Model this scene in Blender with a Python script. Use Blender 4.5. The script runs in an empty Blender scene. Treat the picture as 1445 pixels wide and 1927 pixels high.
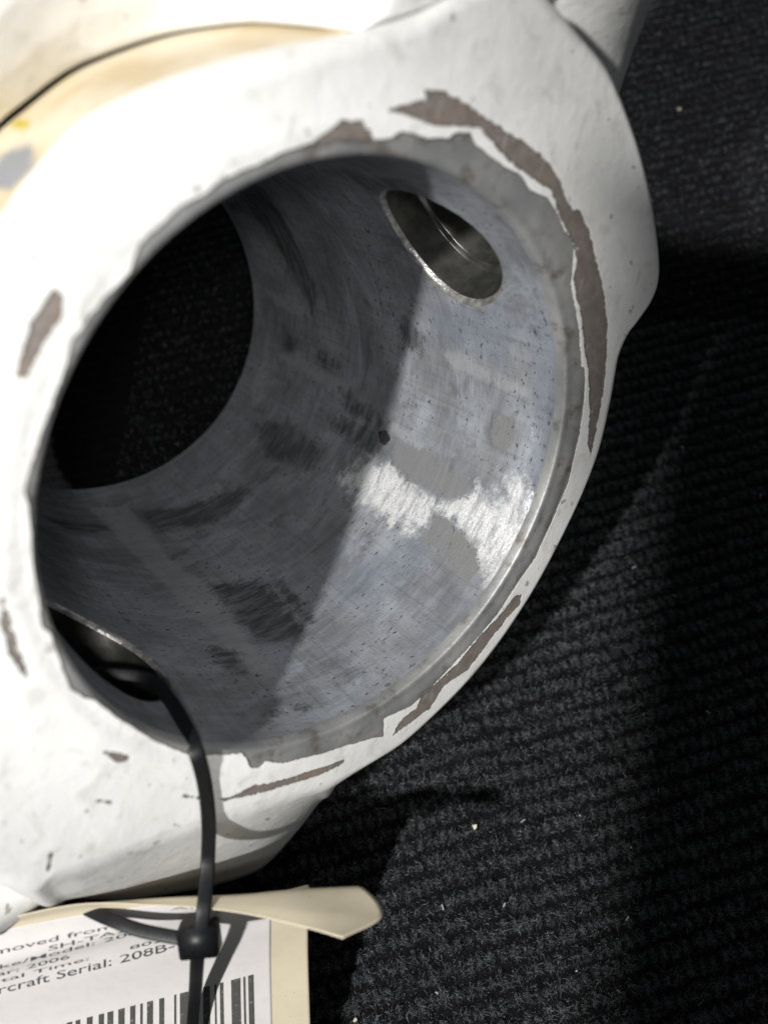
import bpy, bmesh, math, random
import numpy as np
from mathutils import Matrix, Vector

# ------------------------------------------------------------------ measured data (millimetres)
CAM_M = [[0.99808,0.02697,0.05571],[0.0,0.90008,-0.43571],[-0.06189,0.43488,0.89836]]
CAM_H = 234.44
ROOT_R = [[0.71024,0.30196,0.6359],[0.28888,0.69874,-0.65446],[-0.64195,0.64852,0.40904]]
ROOT_T = [-11.92,63.7,111.9]
KEY = [-167.83,-141.84,440.65]
BORE_FILL = [19.82,-43.48,295.6]
BORE_FILL_AIM = [-37.38,85.52,77.87]
SIDE = [-10.44,25.37,470.02]
SIDE_AIM = [139.69,338.05,0.0]
STATIONS = [[-66.02,25.61,-64.68,27.48,-7.0],[-63.12,29.8,-61.62,31.93,-7.0],[-60.21,34.34,-59.39,36.22,-7.0],[-57.76,37.75,-55.8,42.21,-7.0],[-53.22,43.34,-52.2,46.69,-7.0],[-47.55,49.84,-45.02,52.59,-7.0],[-41.48,54.58,-38.45,57.02,-7.0],[-34.81,58.63,-31.33,61.26,-7.0],[-27.66,62.92,-23.61,65.43,-7.0],[-23.14,65.68,-19.34,67.81,-6.0],[-18.43,68.62,-14.55,70.87,-6.0],[-12.66,72.17,-8.91,74.94,-6.0],[-7.07,77.08,-3.04,80.13,-6.0],[-0.1,82.32,-0.1,82.32,-14.0],[7.58,84.75,7.58,84.75,-14.0],[13.22,84.41,13.22,84.41,-14.0],[21.44,82.9,21.44,82.9,-14.0],[31.62,80.77,31.62,80.77,-14.0],[43.57,74.83,43.57,74.83,-14.0],[52.67,68.74,52.67,68.74,-14.0],[60.28,62.42,60.28,62.42,-14.0],[66.54,56.18,66.54,56.18,-14.0],[69.57,51.67,69.57,51.67,-14.0],[69.73,47.62,69.73,47.62,-14.0],[67.66,43.12,67.66,43.12,-14.0],[65.43,39.2,65.43,39.2,-14.0],[64.92,34.34,64.92,34.34,-14.0],[66.21,29.63,66.21,29.63,-14.0],[68.26,22.97,68.26,22.97,-14.0],[70.71,10.11,70.71,10.11,-14.0],[69.36,-6.37,69.36,-6.37,-14.0],[63.7,-27.66,63.7,-27.66,-14.0],[52.88,-47.17,52.88,-47.17,-14.0],[37.04,-62.1,37.04,-62.1,-14.0],[25.66,-67.43,25.66,-67.43,-14.0],[14.99,-69.97,29.82,-85.49,-14.0],[10.01,-70.2,28.61,-91.35,-16.0],[3.75,-69.97,26.28,-100.7,-18.0],[-3.44,-69.9,19.85,-108.33,-18.0],[-9.57,-70.05,14.13,-110.54,-18.0],[-16.52,-70.19,2.12,-109.66,-18.0],[-25.11,-70.72,-9.23,-107.13,-18.0],[-34.92,-71.71,-18.47,-104.39,-18.0],[-43.94,-72.37,-30.69,-99.4,-18.0],[-49.08,-72.08,-38.36,-96.9,-18.0],[-65.88,-55.28,-67.2,-56.39,-10.0],[-73.61,-42.5,-75.08,-43.35,-10.0],[-73.25,-29.59,-74.71,-30.19,-10.0],[-70.83,-17.66,-72.25,-18.01,-10.0],[-70.61,-7.42,-72.02,-7.57,-10.0],[-70.46,2.46,-71.87,2.51,-10.0],[-68.47,14.55,-69.84,14.84,-10.0]]
TAN1 = [[-64.55,27.41,-7.6],[-61.46,31.9,-7.6],[-59.22,36.21,-7.6],[-55.62,42.23,-7.6],[-51.99,46.74,-7.6],[-44.77,52.67,-7.6],[-38.17,57.13,-7.6],[-31.01,61.39,-7.6],[-23.24,65.58,-7.6],[-18.29,68.25,-7.6]]
TAN2 = [[-59.67,36.13,-34.0],[-56.25,41.93,-33.0],[-53.09,45.96,-33.0],[-48.16,52.03,-32.0],[-43.96,55.87,-30.0],[-37.83,60.62,-27.0],[-33.04,63.57,-23.0],[-28.38,65.82,-17.0],[-22.39,67.38,-11.0],[-18.51,68.15,-7.0]]
HOU1 = [[-60.2,36.56,-33.0],[-56.9,42.35,-32.0],[-53.77,46.35,-32.0],[-48.82,52.3,-31.0],[-44.59,56.06,-29.0],[-38.36,60.68,-26.0],[-33.54,63.56,-22.0],[-28.93,65.71,-16.0],[-23.02,67.21,-10.0],[-18.68,68.14,-6.5]]
HOU2 = [[-81.9,45.13,-30.0],[-77.7,51.2,-28.0],[-74.57,57.32,-26.0],[-69.54,65.27,-24.0],[-65.29,71.39,-23.0],[-56.99,79.09,-22.0],[-47.54,85.19,-20.0],[-37.91,89.36,-16.0],[-24.75,93.0,-12.0],[-15.49,94.83,-10.0]]
HOU3 = [[-17.27,69.28,-4.2],[-11.29,73.25,-3.2],[-4.87,78.41,-2.8],[4.7,85.65,-3.5]]
HOU4 = [[-8.9,96.82,-10.0],[-1.83,98.94,-10.0],[7.41,100.59,-10.0],[17.85,101.25,-12.0]]
TUBE = [[49.96,67.81,-42.0],[41.76,95.71,-36.0],[21.74,116.34,-18.0]]
CHIPS = [[[-13.95,59.3],[-7.56,62.91],[-8.19,63.94],[-4.65,64.98],[-1.06,64.82],[7.46,64.03],[15.93,63.56],[21.51,62.78],[26.07,60.93],[30.48,57.95],[33.23,56.93],[33.98,57.7],[38.88,54.99],[43.35,51.14],[49.47,46.06],[54.59,40.35],[58.33,34.01],[61.32,28.18],[63.78,20.02],[66.55,10.42],[63.51,13.37],[60.57,19.74],[54.76,28.82],[49.18,34.97],[46.45,38.98],[42.17,42.54],[39.37,46.18],[38.85,48.95],[35.72,51.97],[31.86,54.0],[27.85,56.8],[24.61,58.99],[19.63,59.17],[12.64,60.22],[7.12,61.91],[4.22,62.62],[-0.49,61.47],[-6.1,60.02],[-8.6,60.13]],[[58.91,-25.52],[59.56,-28.46],[57.71,-30.03],[53.02,-36.8],[48.08,-44.91],[41.23,-48.17],[39.11,-53.92],[30.96,-58.49],[29.33,-59.42],[30.35,-55.46],[34.44,-52.99],[34.49,-48.69],[37.45,-47.51],[43.47,-42.74],[47.98,-36.18],[51.92,-32.33],[56.69,-25.91]],[[-15.15,-63.41],[-12.28,-64.41],[-8.98,-63.87],[-6.64,-63.0],[-1.32,-63.74],[9.38,-63.2],[16.2,-62.92],[16.44,-63.69],[9.95,-65.15],[-2.46,-65.27],[-8.72,-64.98],[-12.57,-64.7]],[[-56.4,25.66],[-55.36,24.89],[-55.15,21.98],[-56.54,19.43],[-57.22,17.32],[-58.14,14.5],[-59.63,13.98],[-59.43,16.02],[-58.91,18.41],[-58.61,21.07],[-57.38,23.55]],[[-57.61,-17.14],[-56.73,-19.63],[-54.17,-26.73],[-52.71,-30.45],[-53.52,-29.77],[-55.78,-25.71],[-57.47,-20.97]],[[-25.51,50.92],[-23.14,53.79],[-21.31,55.47],[-18.07,56.56],[-16.81,55.74],[-15.23,55.86],[-15.61,54.59],[-20.96,52.83],[-24.19,51.1]],[[-22.32,-60.63],[-15.79,-63.09],[-15.49,-63.43],[-21.68,-61.19]],[[-39.26,-46.84],[-35.75,-48.04],[-34.27,-49.72],[-36.1,-49.79]],[[76.81,-12.24],[78.4,-12.58],[78.45,-15.85],[77.15,-15.2]],[[76.94,-9.32],[78.05,-9.64],[78.11,-10.52],[76.99,-10.2]],[[-45.18,-65.51],[-44.61,-65.95],[-44.99,-69.65],[-45.29,-69.3]],[[-38.8,-56.78],[-35.99,-57.87],[-36.11,-58.28],[-38.63,-57.28]]]
LIP = [[-27.47,49.92],[-25.58,51.17],[-21.08,53.22],[-14.63,55.03],[-12.08,55.79],[-10.76,57.46],[-6.07,57.91],[-1.55,59.12],[-0.24,60.3],[2.53,61.31],[4.72,60.05],[6.97,59.66],[12.04,58.87],[16.68,58.62],[20.06,57.15],[25.13,57.12],[28.76,55.44],[31.89,53.34],[35.41,52.2],[37.08,49.88],[39.25,44.51],[42.73,40.94],[47.06,35.99],[51.67,29.37],[52.89,29.29],[55.89,24.19],[59.14,15.12],[61.7,3.37],[61.6,2.44],[60.55,-6.97],[59.11,-15.9],[55.77,-22.01],[52.54,-29.53],[46.68,-37.44],[37.45,-47.51],[34.96,-49.92],[31.61,-52.14],[24.45,-53.78],[26.22,-58.85],[21.88,-58.55],[14.49,-58.88],[9.63,-59.31],[6.81,-59.14],[-0.87,-59.14],[-5.33,-57.46],[-6.19,-58.89],[-8.31,-58.2],[-9.08,-56.99],[-10.85,-54.55],[-18.29,-53.14],[-22.14,-52.16],[-24.87,-50.43],[-30.42,-46.85],[-38.11,-40.25],[-41.88,-36.57],[-43.74,-35.82],[-46.07,-33.74],[-47.48,-30.38],[-50.31,-23.53],[-51.72,-22.31],[-52.57,-17.91],[-53.96,-12.97],[-55.3,-5.34],[-56.43,-1.51],[-56.41,1.12],[-55.68,4.85],[-55.34,7.42],[-53.69,15.04],[-53.28,19.24],[-51.98,21.83],[-50.41,24.81],[-47.3,29.11],[-46.84,32.54],[-42.48,38.2],[-39.59,40.6],[-37.41,43.04],[-33.97,45.47],[-28.98,49.07]]
B_GLARE = [[[-23.44,-66.47],[-14.5,-60.51],[-12.82,-54.18],[-13.74,-44.13],[-14.59,-34.68],[-13.56,-26.97],[-8.96,-21.77],[-7.02,-18.99],[-9.24,-12.26],[-2.25,-6.11],[-4.22,-1.05],[-10.49,0.51],[-20.15,1.44],[-23.97,-2.74],[-22.77,-9.01],[-19.59,-11.85],[-17.67,-17.34],[-17.09,-22.63],[-17.21,-29.7],[-22.2,-28.11],[-24.47,-36.03],[-25.2,-44.61],[-25.98,-53.7]],[[-0.5,-12.03],[-0.48,-6.87],[-4.28,-4.34],[-5.24,-8.14]]]
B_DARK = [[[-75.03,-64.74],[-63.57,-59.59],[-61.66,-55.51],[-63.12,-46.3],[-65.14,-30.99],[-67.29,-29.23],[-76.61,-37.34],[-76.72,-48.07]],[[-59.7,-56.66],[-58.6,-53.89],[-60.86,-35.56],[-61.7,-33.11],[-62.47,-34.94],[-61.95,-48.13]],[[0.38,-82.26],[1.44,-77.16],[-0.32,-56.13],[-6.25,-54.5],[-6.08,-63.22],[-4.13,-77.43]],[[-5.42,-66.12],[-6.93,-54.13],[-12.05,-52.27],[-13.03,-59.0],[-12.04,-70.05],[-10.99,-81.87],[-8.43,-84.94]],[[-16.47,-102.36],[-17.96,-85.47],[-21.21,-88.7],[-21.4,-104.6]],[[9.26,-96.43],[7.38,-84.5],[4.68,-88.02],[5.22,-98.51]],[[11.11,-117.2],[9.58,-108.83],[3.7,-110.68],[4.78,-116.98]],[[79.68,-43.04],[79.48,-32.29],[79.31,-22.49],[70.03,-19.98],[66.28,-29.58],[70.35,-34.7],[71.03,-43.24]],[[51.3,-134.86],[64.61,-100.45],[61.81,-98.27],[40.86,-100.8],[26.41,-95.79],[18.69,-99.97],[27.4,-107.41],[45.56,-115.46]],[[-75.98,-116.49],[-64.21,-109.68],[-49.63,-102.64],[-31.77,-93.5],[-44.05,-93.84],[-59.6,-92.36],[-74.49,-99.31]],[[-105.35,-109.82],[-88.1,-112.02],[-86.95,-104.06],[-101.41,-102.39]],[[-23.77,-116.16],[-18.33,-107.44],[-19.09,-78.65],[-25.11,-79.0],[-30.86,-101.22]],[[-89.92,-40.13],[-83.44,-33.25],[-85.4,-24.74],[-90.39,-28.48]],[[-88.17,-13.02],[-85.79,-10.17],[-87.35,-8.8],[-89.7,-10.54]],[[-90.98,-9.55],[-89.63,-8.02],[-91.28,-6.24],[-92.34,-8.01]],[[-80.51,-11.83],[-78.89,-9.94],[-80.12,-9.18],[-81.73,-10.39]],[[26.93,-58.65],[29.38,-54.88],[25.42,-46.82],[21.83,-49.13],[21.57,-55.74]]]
B_MARK = [[[13.37,-20.78],[15.27,-17.58],[15.66,-9.21],[10.94,-7.37],[7.65,-8.95],[5.01,-14.11],[5.03,-18.94],[7.93,-21.48]],[[1.63,-13.77],[3.11,-8.28],[-1.35,-3.99],[-5.44,-3.78],[-6.14,-8.56],[-2.92,-12.74]],[[-5.36,-22.12],[-3.96,-20.51],[-3.5,-15.17],[-4.48,-15.43]]]
B_HOLE = [[[-5.46,-60.53],[-3.92,-57.62],[-5.7,-54.79],[-8.44,-55.93],[-8.09,-58.59]]]
B_LIGHT = [[[-88.57,-122.35],[-76.29,-120.11],[-78.38,-79.62],[-75.02,-63.18],[-78.87,-36.05],[-78.6,-21.62],[-85.29,-22.48],[-85.19,-46.48],[-86.06,-66.49],[-87.08,-89.45]],[[22.21,-128.49],[23.71,-108.4],[20.43,-99.82],[17.26,-106.13],[18.07,-122.29]],[[-13.45,-129.39],[-4.83,-127.76],[-5.62,-123.7],[-14.35,-119.5],[-17.6,-122.9]],[[23.84,-41.75],[25.58,-32.84],[22.98,-20.13],[22.73,-10.08],[20.91,-11.56],[20.56,-23.53],[20.88,-36.74]],[[1.21,-119.9],[6.18,-108.14],[1.11,-66.55],[-2.96,-41.28],[-4.98,-42.49],[-2.54,-67.55],[-0.42,-93.51]]]
B_BLUE = [[[36.49,-34.97],[42.22,-17.74],[36.75,-14.98],[25.72,-20.17],[26.83,-30.89],[28.05,-42.43],[31.58,-45.93]],[[44.07,-7.97],[49.4,1.95],[30.52,0.09],[6.83,-0.59],[-4.82,-2.41],[1.6,-6.87],[20.0,-8.23],[32.29,-11.59]],[[-47.46,-40.17],[-36.12,-38.81],[-25.15,-28.92],[-30.24,-22.44],[-45.46,-28.49],[-56.27,-33.49]],[[-11.29,-50.37],[-7.13,-48.14],[-8.66,-31.96],[-13.14,-31.37]]]
B_GREY = [[[-5.51,-52.5],[-4.28,-40.65],[-5.34,-27.61],[-8.01,-21.32],[-12.86,-25.39],[-13.76,-30.98],[-13.08,-44.56],[-10.33,-52.15]],[[-17.45,-29.53],[-17.44,-22.39],[-20.09,-12.81],[-23.89,-8.18],[-28.88,-7.95],[-28.9,-13.61],[-25.62,-20.25],[-25.13,-27.24]],[[11.23,-22.14],[15.33,-14.15],[9.27,-11.94],[3.49,-16.24],[6.07,-20.74]]]
LEVER = [[-33.21,-90.64,-24.0],[-39.85,-96.59,-23.0],[-51.41,-98.73,-21.0]]
TAG = [[[-131.41,-78.2,-4.61],[-110.5,-73.58,-4.78],[-90.67,-69.22,-5.01],[-70.62,-64.8,-5.23],[-53.02,-60.96,-5.57],[-41.98,-58.39,-5.0],[-32.4,-56.16,-4.51]],[[-123.24,-55.11,17.21],[-103.3,-50.54,17.63],[-84.6,-46.26,17.99],[-65.99,-42.08,17.75],[-49.67,-38.43,17.4],[-39.72,-36.26,16.72],[-30.76,-34.17,17.18]],[[-116.01,-35.16,35.34],[-97.44,-30.86,35.72],[-79.95,-26.81,36.04],[-62.53,-22.8,35.79],[-47.31,-19.31,35.43],[-37.93,-17.17,34.77],[-29.49,-15.21,35.2]],[[-110.97,-24.84,47.83],[-93.18,-20.76,48.15],[-76.41,-16.92,48.41],[-59.54,-13.05,48.69],[-44.99,-9.71,48.29],[-35.92,-7.63,48.18],[-27.87,-5.78,48.58]],[[-108.82,-20.95,52.92],[-91.37,-17.0,53.2],[-74.91,-13.27,53.43],[-58.18,-9.49,54.22],[-43.81,-6.24,54.36],[-34.96,-4.23,54.22],[-27.1,-2.46,54.6]],[[-107.05,-18.24,56.91],[-89.59,-14.33,57.72],[-73.22,-10.66,58.48],[-56.84,-7.0,59.25],[-42.79,-3.83,59.35],[-34.25,-1.88,58.66],[-26.62,-0.16,58.46]],[[-105.54,-12.99,61.59],[-88.32,-9.9,62.02],[-72.09,-7.0,62.64],[-55.88,-4.87,63.0],[-40.92,-3.9,62.54],[-32.04,-3.54,61.05],[-24.06,-3.36,60.09]],[[-104.47,-11.14,64.09],[-87.4,-7.61,64.74],[-71.24,-4.82,65.54],[-55.11,-3.0,66.09],[-39.71,-2.33,65.9],[-29.27,-1.76,65.08],[-19.31,-1.39,64.09]],[[-104.12,-10.63,64.87],[-86.82,-6.99,66.12],[-70.47,-3.92,67.71],[-54.55,-2.5,67.97],[-38.76,-1.93,67.82],[-27.31,-1.09,67.52],[-14.61,-0.62,66.96]],[[-103.43,-10.28,66.11],[-86.24,-6.57,67.4],[-70.0,-3.62,68.94],[-54.03,-3.22,69.25],[-38.37,-3.28,69.92],[-23.82,-4.19,72.47],[-10.31,-5.24,72.24]],[[-103.22,-10.16,66.49],[-85.95,-6.36,68.04],[-69.76,-3.51,69.53],[-53.76,-3.67,69.91],[-38.7,-4.69,71.49],[-24.51,-7.05,75.58],[-17.11,-8.7,77.66]]]
TIE = [[-87.09,24.53,78.09],[-76.98,32.36,83.45],[-68.19,37.52,85.37],[-57.65,37.61,82.6],[-51.1,32.54,86.41],[-45.39,25.97,91.11],[-42.49,21.14,92.84],[-42.54,16.49,85.59],[-43.41,10.6,77.6],[-44.73,5.21,71.1],[-44.73,0.5,70.48],[-44.6,-4.52,71.38],[-45.72,-10.03,68.22],[-47.81,-14.16,60.78],[-50.64,-18.39,50.0],[-53.32,-23.35,39.97],[-56.08,-31.67,29.76],[-58.61,-43.35,20.02]]
TIE2 = [[-48.2,-9.42,68.11],[-57.09,-8.03,67.66],[-63.32,-6.33,67.21],[-68.03,-5.01,65.36],[-72.77,-3.66,62.41],[-78.62,-2.47,57.78],[-85.71,-0.27,50.39],[-90.84,3.91,43.83]]
HEAD = [-45.82,-9.76,68.36]
HEAD_X = [-39.71,-9.21,68.24]
HEAD_Y = [-44.83,-4.24,71.75]
RIB = [58.99,16.76,0.0]
FLAKES = [[10.96,14.7,0.0],[24.4,16.17,0.0],[62.8,23.96,-0.0],[49.79,-7.94,0.0],[45.43,-24.34,0.0],[115.13,306.66,0.0],[40.31,17.49,0.0],[86.09,158.84,0.0],[87.92,135.06,-0.0],[108.58,141.32,-0.0],[110.12,115.93,0.0],[65.76,91.9,-0.0],[76.64,81.6,0.0],[-22.0,-31.32,0.0],[-0.81,-25.11,0.0],[17.8,-4.84,0.0],[53.11,9.25,0.0],[1.36,-5.37,0.0],[35.52,-20.17,0.0],[80.34,45.66,0.0],[61.87,45.11,0.0]]
BLOCKER = [[-75.56,-44.21,270.6],[-74.94,-34.13,275.45],[-71.69,-26.93,278.74],[-67.58,-17.57,283.03],[-66.96,-10.37,286.48],[-9.07,-10.37,282.89],[-12.2,-114.78,232.45],[-77.67,-114.78,236.51],[-75.98,-71.57,257.35]]


MM = 0.001
scn = bpy.context.scene
col = scn.collection

# ------------------------------------------------------------------ camera
cd = bpy.data.cameras.new('camera')
cam = bpy.data.objects.new('camera', cd); col.objects.link(cam)
cam.matrix_world = Matrix.Translation((0, 0, CAM_H * MM)) @ Matrix(CAM_M).to_4x4()
cd.sensor_fit = 'VERTICAL'; cd.sensor_height = 36.0; cd.sensor_width = 27.0
cd.lens = 1450.0 / 1927.0 * 36.0
cd.clip_start = 0.005; cd.clip_end = 50.0
cd.dof.use_dof = True; cd.dof.focus_distance = 0.190; cd.dof.aperture_fstop = 10.0
scn.camera = cam

# ------------------------------------------------------------------ light
wd = bpy.data.worlds.new('World'); scn.world = wd; wd.use_nodes = True
bg = wd.node_tree.nodes['Background']
bg.inputs['Color'].default_value = (0.92, 0.96, 1.0, 1); bg.inputs['Strength'].default_value = 0.10

def lamp(name, loc, aim, power, half, blend, radius, colour):
    ld = bpy.data.lights.new(name, 'SPOT'); ld.energy = power; ld.spot_size = math.radians(2 * half)
    ld.spot_blend = blend; ld.shadow_soft_size = radius; ld.color = colour
    o = bpy.data.objects.new(name, ld); col.objects.link(o)
    p, q = Vector(loc) * MM, Vector(aim) * MM
    o.location = p; o.rotation_euler = (q - p).to_track_quat('-Z', 'Y').to_euler()
    return o
lamp('key_lamp', KEY, (-30, 60, 60), 11.2, 60, 0.3, 0.008, (1.0, 0.985, 0.96))
lamp('added_corner_fill', SIDE, SIDE_AIM, 12.0, 11.0, 0.35, 0.006, (1.0, 0.985, 0.96))  # added light, cone shaped to brighten the top right of the carpet
lamp('added_bore_fill', BORE_FILL, BORE_FILL_AIM, 1.35, 24, 1.0, 0.010, (1.0, 0.985, 0.965))  # added fill aimed into the bore to lift its shaded wall

vs = scn.view_settings
vs.view_transform = 'Standard'; vs.look = 'None'; vs.exposure = 0.0; vs.gamma = 1.0
vs.use_curve_mapping = False
scn.cycles.max_bounces = 6
scn.cycles.use_denoising = True

# ------------------------------------------------------------------ helpers
def tag(o, label=None, cat=None, group=None, kind=None):
    if label: o['label'] = label
    if cat: o['category'] = cat
    if group: o['group'] = group
    if kind: o['kind'] = kind
    return o

def empty(name, mat=None, loc=None):
    o = bpy.data.objects.new(name, None); col.objects.link(o); o.empty_display_size = 0.01
    if mat is not None: o.matrix_world = mat
    if loc is not None: o.location = loc
    return o

def mesh(name, verts, faces, mat, parent=None, smooth=True, attrs=None, world=False):
    """verts in millimetres; parented verts are in the parent's own frame unless world"""
    v = np.asarray(verts, dtype=np.float64) * MM
    if world and parent is not None:
        inv = np.array(parent.matrix_world.inverted()); v = v @ inv[:3, :3].T + inv[:3, 3]
    me = bpy.data.meshes.new(name)
    me.from_pydata(v.tolist(), [], [list(map(int, f)) for f in faces])
    if smooth: me.polygons.foreach_set('use_smooth', [True] * len(me.polygons))
    for k, a in (attrs or {}).items():
        a = np.asarray(a, dtype=np.float32)
        if a.ndim == 2:
            at = me.attributes.new(k, 'FLOAT_VECTOR', 'POINT'); at.data.foreach_set('vector', a.ravel())
        else:
            at = me.attributes.new(k, 'FLOAT', 'POINT'); at.data.foreach_set('value', a)
    me.materials.append(mat); me.update()
    o = bpy.data.objects.new(name, me); col.objects.link(o)
    if parent is not None: o.parent = parent
    return o

def grid_faces(nr, nc, closed=False, flip=False):
    r, c = np.meshgrid(np.arange(nr - 1), np.arange(nc if closed else nc - 1), indexing='ij')
    c2 = (c + 1) % nc
    f = np.stack([r * nc + c, r * nc + c2, (r + 1) * nc + c2, (r + 1) * nc + c], -1).reshape(-1, 4)
    return f[:, ::-1] if flip else f

def catmull(P, n, closed=False):
    """n samples, even in arc length, through the points P"""
    P = np.asarray(P, float); m = len(P)
    if closed: Q = np.concatenate([P[-1:], P, P[:2]]); segs = m
    else: Q = np.concatenate([[2 * P[0] - P[1]], P, [2 * P[-1] - P[-2]]]); segs = m - 1
    out = []
    for i in range(segs):
        p0, p1, p2, p3 = Q[i:i + 4]; t = np.linspace(0, 1, 24, endpoint=False)[:, None]
        out.append(0.5 * (2 * p1 + (p2 - p0) * t + (2 * p0 - 5 * p1 + 4 * p2 - p3) * t * t + (3 * p1 - p0 - 3 * p2 + p3) * t ** 3))
    out.append(Q[segs + 1][None] if not closed else P[:1]); out = np.concatenate(out)
    d = np.r_[0, np.cumsum(np.linalg.norm(np.diff(out, axis=0), axis=1))]
    s = np.linspace(0, d[-1], n, endpoint=not closed)
    return np.stack([np.interp(s, d, out[:, k]) for k in range(out.shape[1])], 1)

def sdist(pts, polys):
    """signed distance (negative inside) of 2-D pts to the nearest of the polygons"""
    best = np.full(len(pts), 60.0)
    for poly in polys:
        P = np.asarray(poly, float); Q = np.roll(P, -1, 0)
        lo, hi = P.min(0) - 6, P.max(0) + 6
        ids = np.nonzero(((pts >= lo) & (pts <= hi)).all(1))[0]
        if not len(ids): continue
        x = pts[ids]; d = np.full(len(ids), 1e9); ins = np.zeros(len(ids), bool)
        for p, q in zip(P, Q):
            e = q - p; t = np.clip(((x - p) @ e) / max(e @ e, 1e-9), 0, 1)
            d = np.minimum(d, np.linalg.norm(x - p - t[:, None] * e, axis=1))
            c = (p[1] > x[:, 1]) != (q[1] > x[:, 1])
            if q[1] != p[1]: ins ^= c & (x[:, 0] < (q[0] - p[0]) * (x[:, 1] - p[1]) / (q[1] - p[1]) + p[0])
        best[ids] = np.minimum(best[ids], np.where(ins, -d, d))
    return best

rng = np.random.default_rng(7)
def wave(x, y, seed, scale):
    r = np.random.default_rng(seed); s = 0
    for k in range(7):
        a, f, p = r.uniform(0, 6.28), scale * r.uniform(.5, 1.8), r.uniform(0, 6.28)
        s = s + np.sin((np.cos(a) * x + np.sin(a) * y) * f + p)
    return s / 7

# ------------------------------------------------------------------ materials
class NT:
    def __init__(self, name):
        self.m = bpy.data.materials.new(name); self.m.use_nodes = True
        self.t = self.m.node_tree; self.n = self.t.nodes; self.b = self.n['Principled BSDF']
    def put(self, sock, v):
        if isinstance(v, bpy.types.NodeSocket): self.t.links.new(v, sock)
        elif isinstance(v, tuple) and len(v) == 3 and sock.type == 'RGBA': sock.default_value = (*v, 1)
        else: sock.default_value = v
    def set(self, **k):
        for a, v in k.items(): self.put(self.b.inputs[a.replace('_', ' ')], v)
    def attr(self, name, vec=False):
        n = self.n.new('ShaderNodeAttribute'); n.attribute_name = name
        return n.outputs['Vector' if vec else 'Fac']
    def coord(self): return self.n.new('ShaderNodeTexCoord').outputs['Object']
    def scale(self, v, s):
        n = self.n.new('ShaderNodeVectorMath'); n.operation = 'MULTIPLY'; self.put(n.inputs[0], v); n.inputs[1].default_value = s
        return n.outputs[0]
    def noise(self, v, sc, detail=3, rough=.55, dist=0):
        n = self.n.new('ShaderNodeTexNoise'); self.put(n.inputs['Vector'], v); n.inputs['Scale'].default_value = sc
        n.inputs['Detail'].default_value = detail; n.inputs['Roughness'].default_value = rough; n.inputs['Distortion'].default_value = dist
        return n.outputs['Fac']
    def math(self, op, a, b=0.0, c=None):
        n = self.n.new('ShaderNodeMath'); n.operation = op; self.put(n.inputs[0], a); self.put(n.inputs[1], b)
        if c is not None: self.put(n.inputs[2], c)
        return n.outputs[0]
    def step(self, v, a, b, x=0.0, y=1.0, smooth=True):
        n = self.n.new('ShaderNodeMapRange'); n.interpolation_type = 'SMOOTHSTEP' if smooth else 'LINEAR'
        self.put(n.inputs['Value'], v)
        if a > b: a, b, x, y = b, a, y, x
        for k, q in (('From Min', a), ('From Max', b), ('To Min', x), ('To Max', y)): n.inputs[k].default_value = q
        return n.outputs['Result']
    def mix(self, f, a, b):
        n = self.n.new('ShaderNodeMix'); n.data_type = 'RGBA'; self.put(n.inputs['Factor'], f)
        self.put(n.inputs[6], a); self.put(n.inputs[7], b); return n.outputs[2]
    def bump(self, h, dist, strength=1.0, normal=None):
        n = self.n.new('ShaderNodeBump'); self.put(n.inputs['Height'], h); n.inputs['Distance'].default_value = dist
        self.put(n.inputs['Strength'], strength)
        if normal is not None: self.put(n.inputs['Normal'], normal)
        return n.outputs['Normal']

WHITE = (0.80, 0.80, 0.785)

def paint_nodes(t, co):
    big = t.noise(co, 38, 4, .6); mid = t.noise(co, 170, 4, .6, .6); fine = t.noise(co, 900, 3)
    c = t.mix(t.step(big, .42, .64, 0, .55), WHITE, (0.68, 0.68, 0.66))
    c = t.mix(t.step(mid, .52, .70, 0, .45), c, (0.50, 0.485, 0.45))
    scuff = t.noise(t.scale(co, (1, .22, 1)), 420, 4, .7, .5); c = t.mix(t.math('MULTIPLY', t.step(scuff, .58, .68, 0, .5), t.step(big, .46, .58)), c, (0.40, 0.385, 0.36))
    sp = t.noise(co, 330, 2, .5)
    c = t.mix(t.step(sp, .69, .72, 0, .7), c, (0.24, 0.21, 0.18))
    cast = t.noise(co, 75, 3, .5)
    h = t.math('ADD', t.math('ADD', t.math('MULTIPLY', mid, .5), t.math('MULTIPLY', fine, .16)), t.math('MULTIPLY', cast, 1.6))
    return c, h, mid

def m_paint(name):
    t = NT(name); co = t.coord(); c, h, mid = paint_nodes(t, co)
    t.set(Base_Color=c, Roughness=t.step(mid, .3, .8, .26, .45), Normal=t.bump(h, .0005, .6))
    return t.m

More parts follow.
